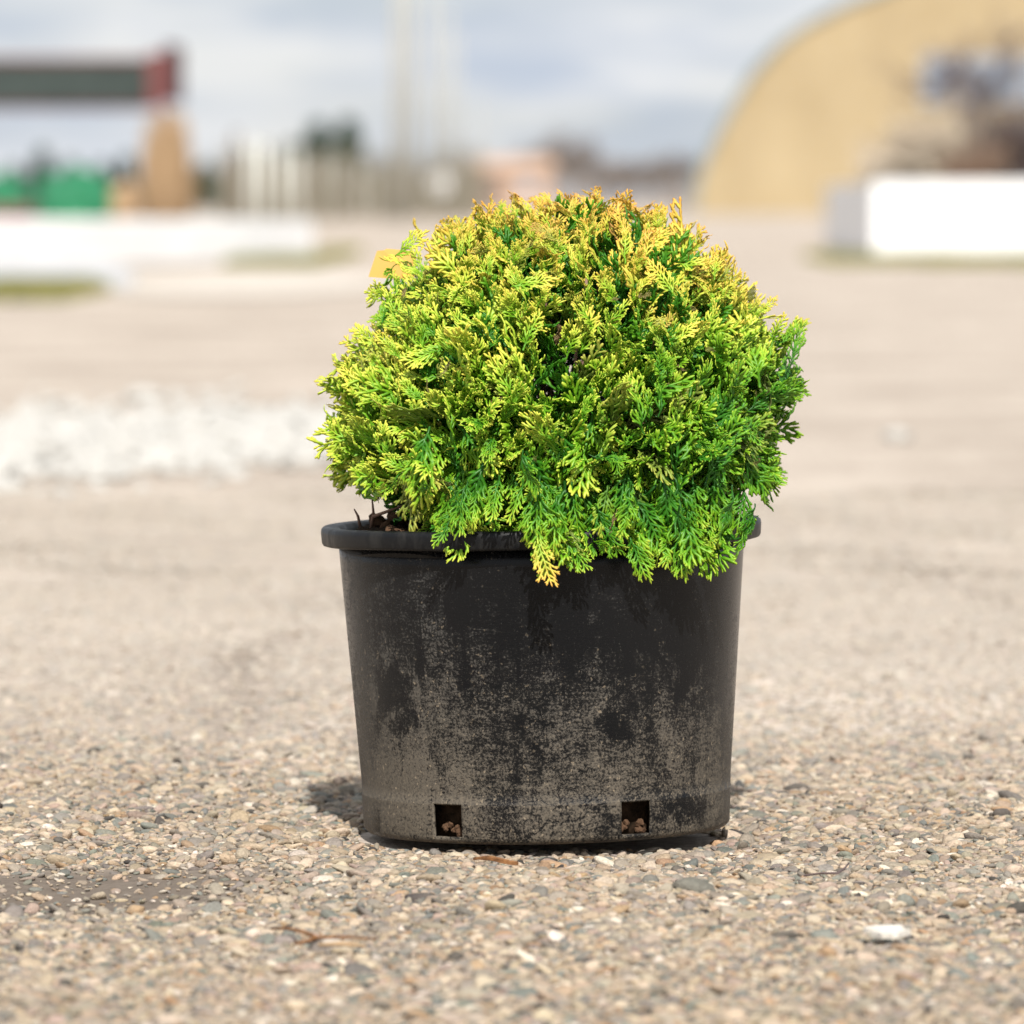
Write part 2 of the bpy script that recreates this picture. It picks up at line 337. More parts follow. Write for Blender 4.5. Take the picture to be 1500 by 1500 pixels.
def scatter(y0, y1, cell, dmean, dsd, keep=1.0, sink=.25, half=None, dk=.90):
    pts = []
    yy = np.arange(y0, y1, cell)
    P = []
    for y in yy:
        hw = half or (.0885*y+.12)
        xx = np.arange(-hw, hw, cell); P.append(np.stack([xx, np.full_like(xx, y)], 1))
    P = np.concatenate(P); P += rng.uniform(-.62, .62, P.shape)*cell
    P = P[rng.random(len(P)) < keep]
    dmk = dirtm(P[:, 0], P[:, 1]); P = P[rng.random(len(P)) > dmk*dk]
    n = len(P)
    dia = np.clip(np.exp(rng.normal(math.log(dmean), dsd, n)), dmean*.4, dmean*2.4)
    z = hz(P[:, 0], P[:, 1])-.003+dia*(.5*.55-sink*rng.uniform(.6, 1.4, n))
    rot = np.stack([rng.normal(0, .28, n), rng.normal(0, .28, n), rng.uniform(0, 6.283, n)], 1)
    s = dia[:, None]*.5*np.stack([rng.uniform(.85, 1.2, n), rng.uniform(.8, 1.1, n), rng.uniform(.8, 1.15, n)], 1)
    colr = PAL[rng.choice(len(PAL), n, p=PW)]*rng.uniform(.68, 1.2, (n, 1))*rng.uniform(.95, 1.05, (n, 3))
    colr = colr*.66+colr.mean(1, keepdims=True)*np.array([[1.08, .99, .89]])*.34
    colr = colr*np.array([[1.05, .985, .905]])
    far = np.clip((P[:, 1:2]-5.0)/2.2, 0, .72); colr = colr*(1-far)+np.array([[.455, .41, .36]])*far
    return np.concatenate([np.column_stack([P, z]), rot, s, np.clip(colr, .03, .82), dia[:, None]], 1)
A = np.concatenate([
    scatter(3.45, 5.7, .0068, .0081, .36),
    scatter(3.45, 5.7, .026, .0145, .25, .5, .30),
    scatter(5.7, 10.5, .0105, .0088, .30, .85, .32),
    scatter(5.7, 10.5, .060, .014, .2, .5, .35),
    scatter(3.45, 5.2, .0056, .0038, .35, .9, .08, None, .80)])
# nothing under the pot's foot pokes through it
inpot = np.hypot(A[:, 0]-.022, A[:, 1]-PY) < .150
A = A[~(inpot & (A[:, 1] > PY-.09))]
inp = np.hypot(A[:, 0]-.022, A[:, 1]-PY) < .165
A[inp, 2] = np.minimum(A[inp, 2], -.003)
vis = A[:, 12]*FPX/A[:, 1]*((A[:, 1] > 3.7) & (np.abs(A[:, 0]) < .082*A[:, 1]) & (A[:, 1] < 5.2))
order = np.argsort(-vis)[:300]
protos = []
for n, q in enumerate(order):
    r = A[q]
    o = link('stone', PM[n % NP], None, ground)
    o.location = r[:3]; o.rotation_euler = r[3:6]; o.scale = r[6:9]; o['tint'] = [float(x) for x in r[9:12]]
    if n < NP: protos.append(o)
B = np.delete(A, order, 0)
def instancer(name, pos, rot, scl, tint, idx, protos, parent=None):
    me = bpy.data.meshes.new(name); me.vertices.add(len(pos)); me.vertices.foreach_set('co', pos.astype(np.float32).ravel())
    for nm, arr in (('rot', rot), ('scl', scl), ('tint', tint)):
        at2 = me.attributes.new(nm, 'FLOAT_VECTOR', 'POINT'); at2.data.foreach_set('vector', arr.astype(np.float32).ravel())
    ai = me.attributes.new('idx', 'INT', 'POINT'); ai.data.foreach_set('value', idx.astype(np.int32))
    o = link(name, me, None, parent)
    g = bpy.data.node_groups.new(name, 'GeometryNodeTree')
    g.interface.new_socket('Geometry', in_out='INPUT', socket_type='NodeSocketGeometry'); g.interface.new_socket('Geometry', in_out='OUTPUT', socket_type='NodeSocketGeometry')
    gi = g.nodes.new('NodeGroupInput'); go = g.nodes.new('NodeGroupOutput')
    jn = g.nodes.new('GeometryNodeJoinGeometry')
    for p in reversed(protos):
        oi = g.nodes.new('GeometryNodeObjectInfo'); oi.transform_space = 'ORIGINAL'; oi.inputs['Object'].default_value = p; oi.inputs['As Instance'].default_value = True
        g.links.new(oi.outputs['Geometry'], jn.inputs[0])
    ip = g.nodes.new('GeometryNodeInstanceOnPoints'); ip.inputs['Pick Instance'].default_value = True
    def na(nm, ty):
        q = g.nodes.new('GeometryNodeInputNamedAttribute'); q.data_type = ty; q.inputs['Name'].default_value = nm; return q.outputs['Attribute']
    er = g.nodes.new('FunctionNodeEulerToRotation'); g.links.new(na('rot', 'FLOAT_VECTOR'), er.inputs[0])
    g.links.new(gi.outputs[0], ip.inputs['Points']); g.links.new(jn.outputs[0], ip.inputs['Instance'])
    g.links.new(na('idx', 'INT'), ip.inputs['Instance Index']); g.links.new(er.outputs[0], ip.inputs['Rotation']); g.links.new(na('scl', 'FLOAT_VECTOR'), ip.inputs['Scale'])
    g.links.new(ip.outputs[0], go.inputs[0])
    md = o.modifiers.new('instances', 'NODES'); md.node_group = g
    return o
gravel = instancer('gravel', B[:, :3], B[:, 3:6], B[:, 6:9], B[:, 9:12], rng.integers(0, NP, len(B)), protos, ground)
tag(gravel, 'small rounded multicoloured gravel covering the yard', None, None, 'stuff')

# ------------------------------------------------------------------ pot
POT = Vector((.0290, PY, .0005))
pot = empty('plant_pot', POT, (-R(.65), -R(1.15), 0))
tag(pot, 'dusty black plastic plant pot with square drainage holes', 'plant pot')
ZH0, ZH1 = .0085, .0355
prof = [(.1440, .0030), (.1475, .0036), (.1500, .0060), (.1508, ZH0), (.1513, .0170), (.1519, .0260), (.1520, .0340), (.1521, ZH1), (.1518, .0360), (.1520, .045)]
prof += [(.1520+(.1672-.1520)*k/14, .045+(.2392-.045)*k/14) for k in range(1, 15)]
HOLES = [R(270-33.5+60*k+1.5) for k in range(6)]
def in_hole(a, k):
    if not (3 <= k <= 6): return False
    return any(abs((a-h+math.pi) % (2*math.pi)-math.pi) < R(5.3) for h in HOLES)
wall = lathe('wall', prof, M_pot, pot, 360, skip=in_hole)
sm = wall.modifiers.new('thickness', 'SOLIDIFY'); sm.thickness = .0024; sm.offset = -1
bs = lathe('base', [(.0001, .0042), (.07, .0042), (.1415, .0042), (.1425, .0062), (.07, .0062), (.0001, .0062)], M_pot, pot, 64)
rp = [(.1665, .2390), (.1770, .2390), (.1796, .2397), (.1806, .2415), (.1812, .2500), (.1808, .2528), (.1792, .2543), (.1770, .2546), (.1690, .2543), (.1664, .2535), (.1648, .2500), (.1642, .2330), (.1664, .2330)]
rim = lathe('rim', rp, M_rim, pot, 200, closed=True)
for p in rim.data.vertices:                       # the lip sags and wobbles a little, as soft plastic does
    a = math.atan2(p.co.y, p.co.x); s = 1+.0030*math.sin(2*a+.6)+.0012*math.sin(5*a)
    p.co.x *= s; p.co.y *= s; p.co.z += .0005*math.sin(3*a+1)+.0002*math.sin(7*a)

# soil in the pot
soil = empty('potting_soil', POT, (-R(.65), -R(1.15), 0)); tag(soil, 'brown bark soil filling the black pot', 'soil')
v, f = [], []; NR, NA = 26, 96
for i in range(NR+1):
    rr_ = .1625*i/NR
    for j in range(NA):
        a = 2*math.pi*j/NA; x, y = rr_*math.cos(a), rr_*math.sin(a)
        z = .243+.004*math.sin(x*90)*math.sin(y*80)+.003*math.sin(x*210+y*170)-(.006 if i > NR-2 else 0)
        z += .012*math.exp(-(((x+.128)/.035)**2+((y+.01)/.06)**2))
        v.append((x, y, z))
for i in range(NR):
    for j in range(NA): f.append((i*NA+j, (i+1)*NA+j, (i+1)*NA+(j+1) % NA, i*NA+(j+1) % NA))
b0 = len(v)
for z, r_ in ((.20, .1560), (.06, .1462), (.012, .136), (.007, .134)):
    for j in range(NA):
        a = 2*math.pi*j/NA; q = r_-.0025+.0025*math.sin(j*7.3)*math.sin(j*2.1+z*90); v.append((q*math.cos(a), q*math.sin(a), z))
rows = [NR*NA, b0, b0+NA, b0+2*NA, b0+3*NA]
for p, q in zip(rows, rows[1:]):
    for j in range(NA): f.append((p+j, q+j, q+(j+1) % NA, p+(j+1) % NA))
obj('soil_body', v, f, M_soil, soil, True)
def chunk(i, asp):
    r = np.random.default_rng(900+i); bm = bmesh.new(); bmesh.ops.create_icosphere(bm, subdivisions=2, radius=1)
    for p in bm.verts:
        c_ = p.co; s = 1+.22*math.sin(c_.x*3+i)*math.sin(c_.y*4+2*i)+r.uniform(-.10, .10)
        p.co = Vector((c_.x*asp[0], c_.y*asp[1], c_.z*asp[2]))*s
    me = bpy.data.meshes.new('bark_chip'); bm.to_mesh(me); bm.free(); me.materials.append(M_bark); return me
BC = [chunk(i, (random.uniform(.9, 1.6), random.uniform(.6, 1), random.uniform(.4, .7))) for i in range(6)]
for i in range(70):
    a = random.uniform(R(150), R(265)) if i < 48 else random.uniform(0, 2*math.pi)
    rr_ = random.uniform(.098, .155)
    x, y = rr_*math.cos(a), rr_*math.sin(a)
    hump = .012*math.exp(-(((x+.128)/.035)**2+((y+.01)/.06)**2))
    o = link('bark_chip', BC[i % 6], None, soil); s = random.uniform(.0035, .0085)
    o.location = (x, y, .2455+hump+random.uniform(-.002, .004)); o.scale = (s,)*3; o.rotation_euler = (random.uniform(-.7, .7), random.uniform(-.7, .7), random.uniform(0, 6.3))
for k, h in enumerate(HOLES):                     # grit and roots seen through the holes
    for i in range(14):
        a = h+random.uniform(-R(5), R(5)); o = link('bark_chip', BC[(i+k) % 6], None, soil); s = random.uniform(.002, .0042)
        o.location = (.138*math.cos(a), .138*math.sin(a), random.uniform(.010, .022)); o.scale = (s,)*3; o.rotation_euler = (i, i*2, i*3)
for k, (p0, p1, p2) in enumerate([((-.148, -.02, .252), (-.150, -.022, .263), (-.153, -.024, .269)), ((-.140, -.03, .25), (-.137, -.034, .266), (-.138, -.036, .279)), ((-.138, -.04, .263), (-.118, -.045, .270), (-.098, -.05, .277))]):
    tb = TB(); tb.tube([Vector(p0), Vector(p1), Vector(p2)], [.0016, .0012, .0006], 5); tb.build('bark_splinter', M_stem, soil)

# ------------------------------------------------------------------ shrub foliage: flat sprays of scale leaves
def spray_mesh(seed):
    r = random.Random(seed); v, f, tip = [], [], []
    def branch(p0, ang, ln, wd, t0, t1, bend):
        step = .0019; n = max(3, int(ln/step)); b0_ = len(v); p = Vector(p0); a = ang
        pts = []
        for i in range(n+1):
            u = i/n; d_ = Vector((math.sin(a), math.cos(a), 0)); side = Vector((d_.y, -d_.x, 0))
            pts.append((p.copy(), a)); ww = wd*(1.16 if i % 2 else .86)*(1-.22*u) if i < n else wd*.50
            th = ww*.55; z = Vector((0, 0, 1)); tv = t0+(t1-t0)*u
            for q in (side*ww, z*th, -side*ww, -z*th): v.append(p+q); tip.append(tv)
            p = p+d_*(ln/n); a += bend/n
        for i in range(n):
            for k in range(4):
                l = (k+1) % 4; f.append((b0_+4*i+k, b0_+4*i+l, b0_+4*i+4+l, b0_+4*i+4+k))
        f.append((b0_+4*n, b0_+4*n+1, b0_+4*n+2, b0_+4*n+3))
        return pts
    LN = r.uniform(.042, .064)
    bend = r.uniform(-.35, .35); main = branch((0, 0, 0), 0, LN, .00125, 0, 1, bend)
    n = len(main); sgn = r.choice((-1, 1)); nl = r.randint(11, 17); wide = r.uniform(.32, .56)
    for i in range(nl):
        u = .12+.80*i/nl+r.uniform(-.012, .012); p, a = main[min(n-2, int(u*n))]
        if r.random() < .09: continue
        env = (min(1, .35+u*2.1))*(1-u)**.72
        ln = LN*wide*env*r.uniform(.62, 1.18)+.004; s = sgn*(1 if i % 2 else -1)
        a2_ = a+s*r.uniform(.62, .86); t_b = .15+.5*u
        lat = branch(p, a2_, ln, .00138, t_b, min(1, .62+.5*u), -s*r.uniform(.15, .45)); m = len(lat)
        ns = int(ln/.0043)
        for j in range(1, ns):
            w_ = j/ns; q, b_ = lat[min(m-2, int(w_*m))]; sj = 1 if j % 2 else -1
            l2 = (.0105 if sj != s else .0072)*(1-.62*w_)*r.uniform(.75, 1.15)*min(1, ln/.018+.25)
            if l2 < .0022: continue
            branch(q, b_+sj*r.uniform(.55, .8), l2, .00136, t_b+.15, min(1, .58+.45*u+.2*w_), -sj*.2)
    me = bpy.data.meshes.new('spray')
    cz = r.uniform(-2.5, 7.0); cx = r.uniform(-9, 12); tw = r.uniform(-10, 10)
    for p in v:                                   # cup and droop of the whole spray
        z = p.z-cz*p.y*p.y+cx*p.x*p.x+tw*p.x*p.y*.6+.0013*math.sin(p.x*260+p.y*190+seed)+.0010*math.sin(p.y*330-p.x*210+seed)
        p.z = z
    me.from_pydata([tuple(p) for p in v], [], f); me.update()
    at3 = me.attributes.new('tip', 'FLOAT', 'POINT'); at3.data.foreach_set('value', np.array(tip, np.float32))
    me.polygons.foreach_set('use_smooth', [True]*len(me.polygons)); me.materials.append(M_fol)
    return me
NS = 22
SM = [spray_mesh(40+i) for i in range(NS)]
shrub = empty('globe_conifer', (POT.x, POT.y, .245)); tag(shrub, 'rounded golden green conifer shrub growing in the black pot', 'shrub')
SC = Vector((.040, PY-.003, .349))                # centre of the crown
def crown_r(d):
    ax = .188+.010*max(0, min(1, d.z*2)) if d.x > 0 else .192-.030*max(0, min(1, d.z*2.2))
    az, pw = (.177, 2.2) if d.z > 0 else (.150, 2.7)
    rr2 = (((d.x/ax)**2+(d.y/.182)**2)**(pw/2)+(abs(d.z)/az)**pw)**(-1/pw)
    return rr2*(1+.03*math.sin(d.x*7+1.3*d.z*5)*math.sin(d.y*6+2)+.022*math.sin(d.x*13+d.z*11+.5))
recs = []
def add_spray(base, dirv, nrm, sc, tint):
    y = dirv.normalized(); z = (nrm-y*nrm.dot(y)).normalized(); x = y.cross(z)
    m = Matrix((x, y, z)).transposed()
    tp = base+y*.052*sc
    if tp.z > .529: return
    if tp.z < .280 and tp.x < -.092+.5*max(0, tp.z-.262): return                       # open soil at the left
    if tp.z < .285 and tp.x > .176: base = base+Vector((-.008, 0, .285-tp.z+random.uniform(0, .012)))
    tp = base+y*.052*sc; ax_ = Vector((POT.x, POT.y)); e = Vector((tp.x, tp.y))-ax_     # nothing passes through the rim
    if tp.z < .262 and e.length < .190 and tp.y < PY+.05 and base.z < .33:
        base = base+Vector((e.x, e.y, 0)).normalized()*(.190-e.length)*min(1, max(0, (.262-tp.z)/.02))
        tp = base+y*.052*sc
        if tp.x < -.088 or tp.x > .186: return
        if tp.z < .246 and tp.x < -.055: return
    recs.append((base, m.to_euler(), sc, tint))
UP = Vector((0, 0, 1))
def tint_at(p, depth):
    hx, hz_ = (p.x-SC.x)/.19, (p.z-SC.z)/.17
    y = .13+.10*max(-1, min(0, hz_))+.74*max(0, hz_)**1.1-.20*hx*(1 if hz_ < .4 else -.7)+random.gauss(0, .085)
    d = 1.07-.20*max(0, hx)*(1 if hz_ < .45 else 0)-.06*max(0, -hz_)-depth+random.gauss(0, .08)  # depth darkens sprays set further in: shade put into the tint
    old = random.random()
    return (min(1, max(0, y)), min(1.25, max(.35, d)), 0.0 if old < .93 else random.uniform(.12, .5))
NCL = 620
for i in range(NCL):
    zz = 1-2*(i+.5)/NCL; ph = i*2.399963+random.uniform(-.25, .25); zz = max(-.98, min(.99, zz+random.uniform(-.05, .05)))
    s = math.sqrt(1-zz*zz); d = Vector((s*math.cos(ph), s*math.sin(ph), zz))
    if d.z < -.80: continue
    if d.y > .62 and d.z < .45: continue           # far back of the crown stays thinner
    rad = crown_r(d)*random.uniform(.925, 1.01)
    tipc = SC+d*rad
    if tipc.z < .236: tipc.z = .236+random.uniform(-.004, .012)      # the skirt rests on the rim and hangs over it
    lowf = max(0, min(1, (-d.z-.02)/.35)); topf = max(0, min(1, (d.z-.25)/.4))
    ax = (d*(.85-.25*lowf)+UP*(.62-.30*topf-1.15*lowf)+Vector((random.gauss(0, .16), random.gauss(0, .16), 0))).normalized()
    for k in range(random.randint(5, 7)):
        j = Vector((random.gauss(0, 1), random.gauss(0, 1), random.gauss(0, 1)))
        dv = (ax+j*.36).normalized()
        sc = random.uniform(.50, .90)*(1-.16*topf) if random.random() < .66+.28*topf else random.uniform(.95, 1.30)
        inner = abs(random.gauss(0, .008)) if k < 4 else random.uniform(.012, .038)
        tippos = tipc+Vector((random.gauss(0, .011), random.gauss(0, .011), random.gauss(0, .010)))-d*inner
        base = tippos-dv*(.053*sc)
        nr = d-dv*d.dot(dv)
        if nr.length < .15: nr = Vector((random.gauss(0, 1), -.3, random.gauss(0, 1)))
        wv = .62+.55*lowf                         # upright plumes higher up, faces turned outwards lower down
        rv = Vector((random.gauss(0, 1), random.gauss(-.25, 1), random.gauss(.25, .8)))
        nr = (nr.normalized()*wv+rv.normalized()*(1.15-.5*lowf)).normalized()
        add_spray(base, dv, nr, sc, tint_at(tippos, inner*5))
# stray tips that break the outline
for px, py, dx, dz in [(500, 655, -1, .55), (478, 640, -1, .75), (490, 625, -1, .5), (505, 640, -1, .2), (510, 660, -1, .35), (500, 610, -1, .6), (498, 570, -1, .5), (510, 540, -1, .4), (520, 625, -1, 0), (640, 370, -.45, 1), (965, 310, .35, 1), (990, 318, .1, 1), (1150, 555, 1, .1), (1145, 520, 1, .5), (1140, 625, 1, .45), (1125, 690, 1, -.45), (520, 680, -1, .2), (495, 662, -1, .3), (1085, 395, .6, .9), (700, 318, -.3, 1), (530, 480, -.8, .7), (505, 500, -1, .45), (1060, 360, .6, 1), (600, 420, -.7, .8), (1150, 480, .9, .6), (560, 430, -.6, .9)]:
    p = at(px, py, PY-.03+random.uniform(-.03, .05)); dv = Vector((dx, random.uniform(-.35, .2), dz)).normalized()
    add_spray(p-dv*.035, dv, Vector((random.gauss(0, .4), -1, random.gauss(0, .4))), random.uniform(.6, .85), tint_at(p, 0))
# fronds hanging over the front of the rim
for px, py, sc in [(690, 770, .75), (800, 838, .80), (812, 800, .9), (880, 775, .8), (945, 845, .75), (975, 825, .85), (1002, 838, .8), (640, 802, .6), (925, 780, .9), (1045, 800, .8), (1065, 775, .9), (1090, 745, .9), (750, 765, .8), (1020, 770, .9), (665, 760, .75), (845, 770, .8), (720, 760, .8), (900, 755, .9), (780, 765, .9), (955, 770, .9), (1075, 735, 1), (1040, 745, 1), (985, 760, 1)]:
    X = (px-790)/320; Yf = PY-math.sqrt(max(.02, 1-X*X))*.186-random.uniform(.004, .016)-(.012 if py > 798 else 0)
    p = at(px, py, Yf); dv = Vector((.25*X+random.gauss(0, .18), -.30+random.gauss(0, .1), -.85)).normalized()
    tn = list(tint_at(p, 0)); tn[0] = random.uniform(.05, .38) if not (790 < px < 805) else .85; tn[1] = min(1, tn[1]+.05)
    add_spray(p-dv*.045*sc, dv, Vector((random.gauss(0, .4), -1, .5+random.gauss(0, .3))), sc, tuple(tn))
# a few dead brown sprays
for px, py, yy_ in [(893, 800, -.183), (1108, 740, -.07), (1112, 752, -.06), (1085, 620, -.1), (820, 520, -.12)]:
    p = at(px, py, PY+yy_); dv = Vector((random.gauss(0, .3), -.2, -1)).normalized()
    add_spray(p-dv*.03, dv, Vector((1, -.5, 0)), .42, (.1, .5, .9))
for i in range(34):                               # small dried bits caught among the fronds
    d = Vector((random.gauss(0, 1), -abs(random.gauss(0, 1))-.2, random.gauss(0, .8))).normalized()
    p = SC+d*crown_r(d)*random.uniform(.90, .98); dv = Vector((random.gauss(0, 1), random.gauss(-.3, .6), random.gauss(0, 1))).normalized()
    if p.z > .27: add_spray(p-dv*.012, dv, Vector((random.gauss(0, 1), random.gauss(0, 1), random.gauss(0, 1))), random.uniform(.18, .36), (.3, .8, random.uniform(.6, 1)))
# inner sprays fill the depth behind the outer ones
for i in range(1000):
    d = Vector((random.gauss(0, 1), random.gauss(0, 1), random.gauss(0, 1))).normalized()
    if d.z < -.75: continue
    p = SC+d*crown_r(d)*random.uniform(.58, .86)
    if p.z < .25: continue
    dv = (d*.6+UP*.6+Vector((random.gauss(0, .4), random.gauss(0, .4), random.gauss(0, .4)))).normalized()
    add_spray(p-dv*.03, dv, Vector((random.gauss(0, 1), random.gauss(0, 1), random.gauss(0, 1))), random.uniform(.8, 1.15), (max(0, random.gauss(.06, .08)), random.uniform(.35, .6), 0.0))  # dark tints paint the shade inside the crown
SB = np.array([tuple(r[0]) for r in recs]); SRot = np.array([tuple(r[1]) for r in recs]); SS = np.array([r[2] for r in recs]); ST = np.array([r[3] for r in recs])
sidx = rng.integers(0, NS, len(recs)); SB = SB-np.array(shrub.location)
# the sprays that face the photograph most openly are single parts, the rest one mass
out_ = SB+np.array(shrub.location)-np.array(SC)
score = -out_[:, 1]/.18+np.linalg.norm(out_, axis=1)/.18*.8+SS*.8
order = np.argsort(-score)[:300]; sprot = []
for n, q in enumerate(order):
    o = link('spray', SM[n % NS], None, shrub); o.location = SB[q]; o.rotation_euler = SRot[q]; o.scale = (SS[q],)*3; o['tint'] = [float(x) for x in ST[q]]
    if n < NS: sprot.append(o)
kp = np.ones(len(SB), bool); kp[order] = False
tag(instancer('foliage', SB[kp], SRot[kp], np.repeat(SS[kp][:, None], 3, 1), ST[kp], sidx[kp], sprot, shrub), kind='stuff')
# stems
base = Vector((0.01, 0, -.015))
for k in range(26):
    a = k*2.4; el = random.uniform(.25, 1.35); d = Vector((math.cos(a)*math.cos(el), math.sin(a)*math.cos(el), math.sin(el)))
    e = (SC-Vector(shrub.location))+d*crown_r(d)*.78; e.z = max(e.z, .02)
    m_ = base.lerp(e, .5)+Vector((random.gauss(0, .01), random.gauss(0, .01), -.012))
    tb = TB(); tb.tube([base+Vector((random.gauss(0, .008), random.gauss(0, .008), 0)), base.lerp(m_, .6), m_, e], [.0055, .0042, .003, .0012], 6); tb.build('stem', M_stem, shrub)

# yellow tag behind the foliage
c0 = at(575, 388, PY+.055)
tv = [(-.0200, -.003, -.0100), (.018, .002, -.0130), (.020, .004, .0105), (.016, .003, .0118), (-.0050, -.001, .0135), (-.0070, -.0015, .0122), (-.0128, -.002, .0118)]
bm = bmesh.new(); fr_ = [bm.verts.new(Vector(p)) for p in tv]; bm.faces.new(fr_); me = bpy.data.meshes.new('plant_tag'); bm.to_mesh(me); bm.free()
tg = tag(link('plant_tag', me, M_tag), 'blank yellow plastic tag poking out of the shrub', 'plant tag'); tg.location = c0
sm = tg.modifiers.new('thickness', 'SOLIDIFY'); sm.thickness = .0008

# ------------------------------------------------------------------ small things on the gravel
def gpt(px, py):
    Y = CAMH*FPX/(py-HOR); return Vector(((px-750)/FPX*Y, Y, float(hz(np.array((px-750)/FPX*Y), np.array(Y)))))
p = gpt(726, 1278)
v, f = [], []
for i in range(9):
    u = i/8; wdt = .0030*(1-.55*abs(u-.55)*1.6)+random.uniform(-.0003, .0003)
    q = Vector(((u-.5)*.034, -(u-.5)*.022+random.uniform(-.0006, .0006), .0062+.0012*math.sin(u*5)))
    for k in range(5):
        a = 6.283*k/5; v.append(q+Vector((.4*math.cos(a)*wdt, math.cos(a)*wdt, math.sin(a)*wdt*.8)))
for i in range(8):
    for k in range(5): f.append((5*i+k, 5*i+(k+1) % 5, 5*i+5+(k+1) % 5, 5*i+5+k))
f += [[4, 3, 2, 1, 0], [40, 41, 42, 43, 44]]
o = tag(obj('wood_splinter', v, f, M_wood), 'orange brown wood splinter lying in front of the pot', 'splinter'); o.location = p
p = gpt(455, 1388)
tb = TB(); tb.tube([Vector(q)*1 for q in [(-.030, .052, .006), (-.019, .040, .0078), (-.010, .022, .0085), (0, .004, .008), (.004, -.010, .0075), (-.001, -.020, .0066), (-.010, -.030, .006)]], [.0009, .0012, .0014, .0015, .0016, .0014, .0010], 6)
tb.tube([Vector(q) for q in [(.004, -.008, .0075), (.016, -.010, .008), (.031, -.006, .0075), (.046, -.009, .006)]], [.0012, .0011, .0009, .0006], 5)
o = tag(tb.build('bent_twig', M_wood), 'bent brown forked twig on the gravel left of the pot front', 'twig'); o.location = p
p = gpt(1215, 1287)
tb = TB(); tb.tube([Vector(q) for q in [(-.020, -.006, .006), (-.006, -.003, .0075), (.006, 0, .007), (.012, .018, .008), (.017, .035, .011)]], [.0008, .001, .001, .0009, .0006], 5)
o = tag(tb.build('thin_twig', M_twig3), 'thin dark twig on the gravel right of the pot', 'twig'); o.location = p
p = gpt(500, 1398)
tb = TB(); tb.tube([Vector(q) for q in [(-.016, .003, .006), (0, 0, .0072), (.017, -.003, .006)]], [.0013, .0017, .0010], 5)
o = tag(tb.build('straw_piece', M_log), 'short pale straw piece lying beside the bent twig', 'straw'); o.location = p
# bleached wood chip of two strips
chip = empty('wood_chip', gpt(1300, 1386), (0, 0, R(4))); tag(chip, 'bleached white split wood chip on the gravel at lower right', 'wood chip')
def strip(name, pts, z, th):
    n = len(pts); v = [(x, y, z+th) for x, y in pts]+[(x, y, z) for x, y in pts]
    f = [list(range(n)), list(range(2*n-1, n-1, -1))]+[(i, i+n, (i+1) % n+n, (i+1) % n) for i in range(n)]
    return obj(name, v, f, M_chip, chip)
strip('strip', [(-.0155, .012), (-.010, .021), (.004, .026), (.0125, .027), (.0135, .014), (.004, .012), (-.009, .009), (-.013, .006)], .0065, .0035)
strip('strip', [(-.012, .000), (-.009, .008), (.004, .0105), (.0165, .011), (.0170, .004), (.010, -.004), (.006, -.011), (.002, -.012), (.000, -.016), (-.0035, -.013), (-.006, -.015), (-.0085, -.006)], .0055, .0035)

# ------------------------------------------------------------------ white stone border on the left and stray white stones
WS = [chunk(50+i, (random.uniform(.9, 1.3), random.uniform(.7, 1), random.uniform(.5, .75))) for i in range(8)]
for m in WS: m.materials.clear(); m.materials.append(M_white_rock); m.name = 'white_stone'; m.polygons.foreach_set('use_smooth', [True]*len(m.polygons))
border = empty('stone_border', (-.8, 12.6, 0)); tag(border, 'strip of loose white stones crossing the yard at left', 'stone border')
cnt = 0
for i in range(900):
    if cnt >= 290: break
    px = random.uniform(-60, 520); mid = 652-(px/500)*14; hf = 42-(px/500)*10
    py = mid+random.gauss(0, .52)*hf
    if abs(py-mid) > hf*1.15: continue
    q = gpt(px, py); s = random.uniform(.018, .046)
    o = link('stone', WS[i % 8], None, border); o.location = (q.x+.8, q.y-12.6, s*.18); o.scale = (s*1.2, s*1.2, s*.55)
    o.rotation_euler = (random.uniform(-.4, .4), random.uniform(-.4, .4), random.uniform(0, 6.3)); cnt += 1
fx = []
for i in range(1500):
    px = random.uniform(-60, 520); mid = 652-(px/500)*14; hf = 46-(px/500)*10; py = mid+random.gauss(0, .55)*hf; q = gpt(px, py); sv = random.uniform(.010, .026)
    fx.append((q.x+.8, q.y-12.6, sv*.15, random.uniform(-.4, .4), random.uniform(-.4, .4), random.uniform(0, 6.3), sv*1.2, sv*1.1, sv*.75))
fx = np.array(fx)
tag(instancer('stone_rubble', fx[:, :3], fx[:, 3:6], fx[:, 6:9], fx[:, :3], rng.integers(0, 8, len(fx)), list(border.children)[:8], border), kind='stuff')
for px, py, s, lab in [(1315, 645, .026, 'lone white stone on the empty gravel right of the shrub'), (212, 588, .038, 'white stone lying just behind the white stone strip')]:
    o = tag(link('white_stone', WS[2 if px > 500 else 5]), lab, 'stone'); q = gpt(px, py); o.location = (q.x, q.y, s*.35); o.scale = (s,)*3

# ------------------------------------------------------------------ planters
def planter(name, p, q, depth, h, mat, label, inner):          # p, q: front corners on the ground
    root = empty(name, ((p.x+q.x)/2, (p.y+q.y)/2, 0), (0, 0, math.atan2(q.y-p.y, q.x-p.x))); tag(root, label, 'planter')
    ln = math.hypot(q.x-p.x, q.y-p.y); th = .10
    box('front_wall', (0, th/2, h/2), (ln, th, h), mat, root, bev=.012)
    box('back_wall', (0, depth-th/2, h/2), (ln, th, h), mat, root, bev=.012)
    for s in (-1, 1): box('end_wall', (s*(ln/2-th/2), depth/2, h/2-.002), (th-.004, depth-2*th, h), mat, root, bev=.012)
    box('planting_bed', (0, depth/2, h*.46), (ln-2*th, depth-2*th, h*.9), inner, root)
    return root
planter('white_planter', Vector((3.29, 53.0, 0)), Vector((6.6, 52.92, 0)), 15, .70, M_wpaint, 'tall white planter box with bare bushes in front of the hangar', M_soil)
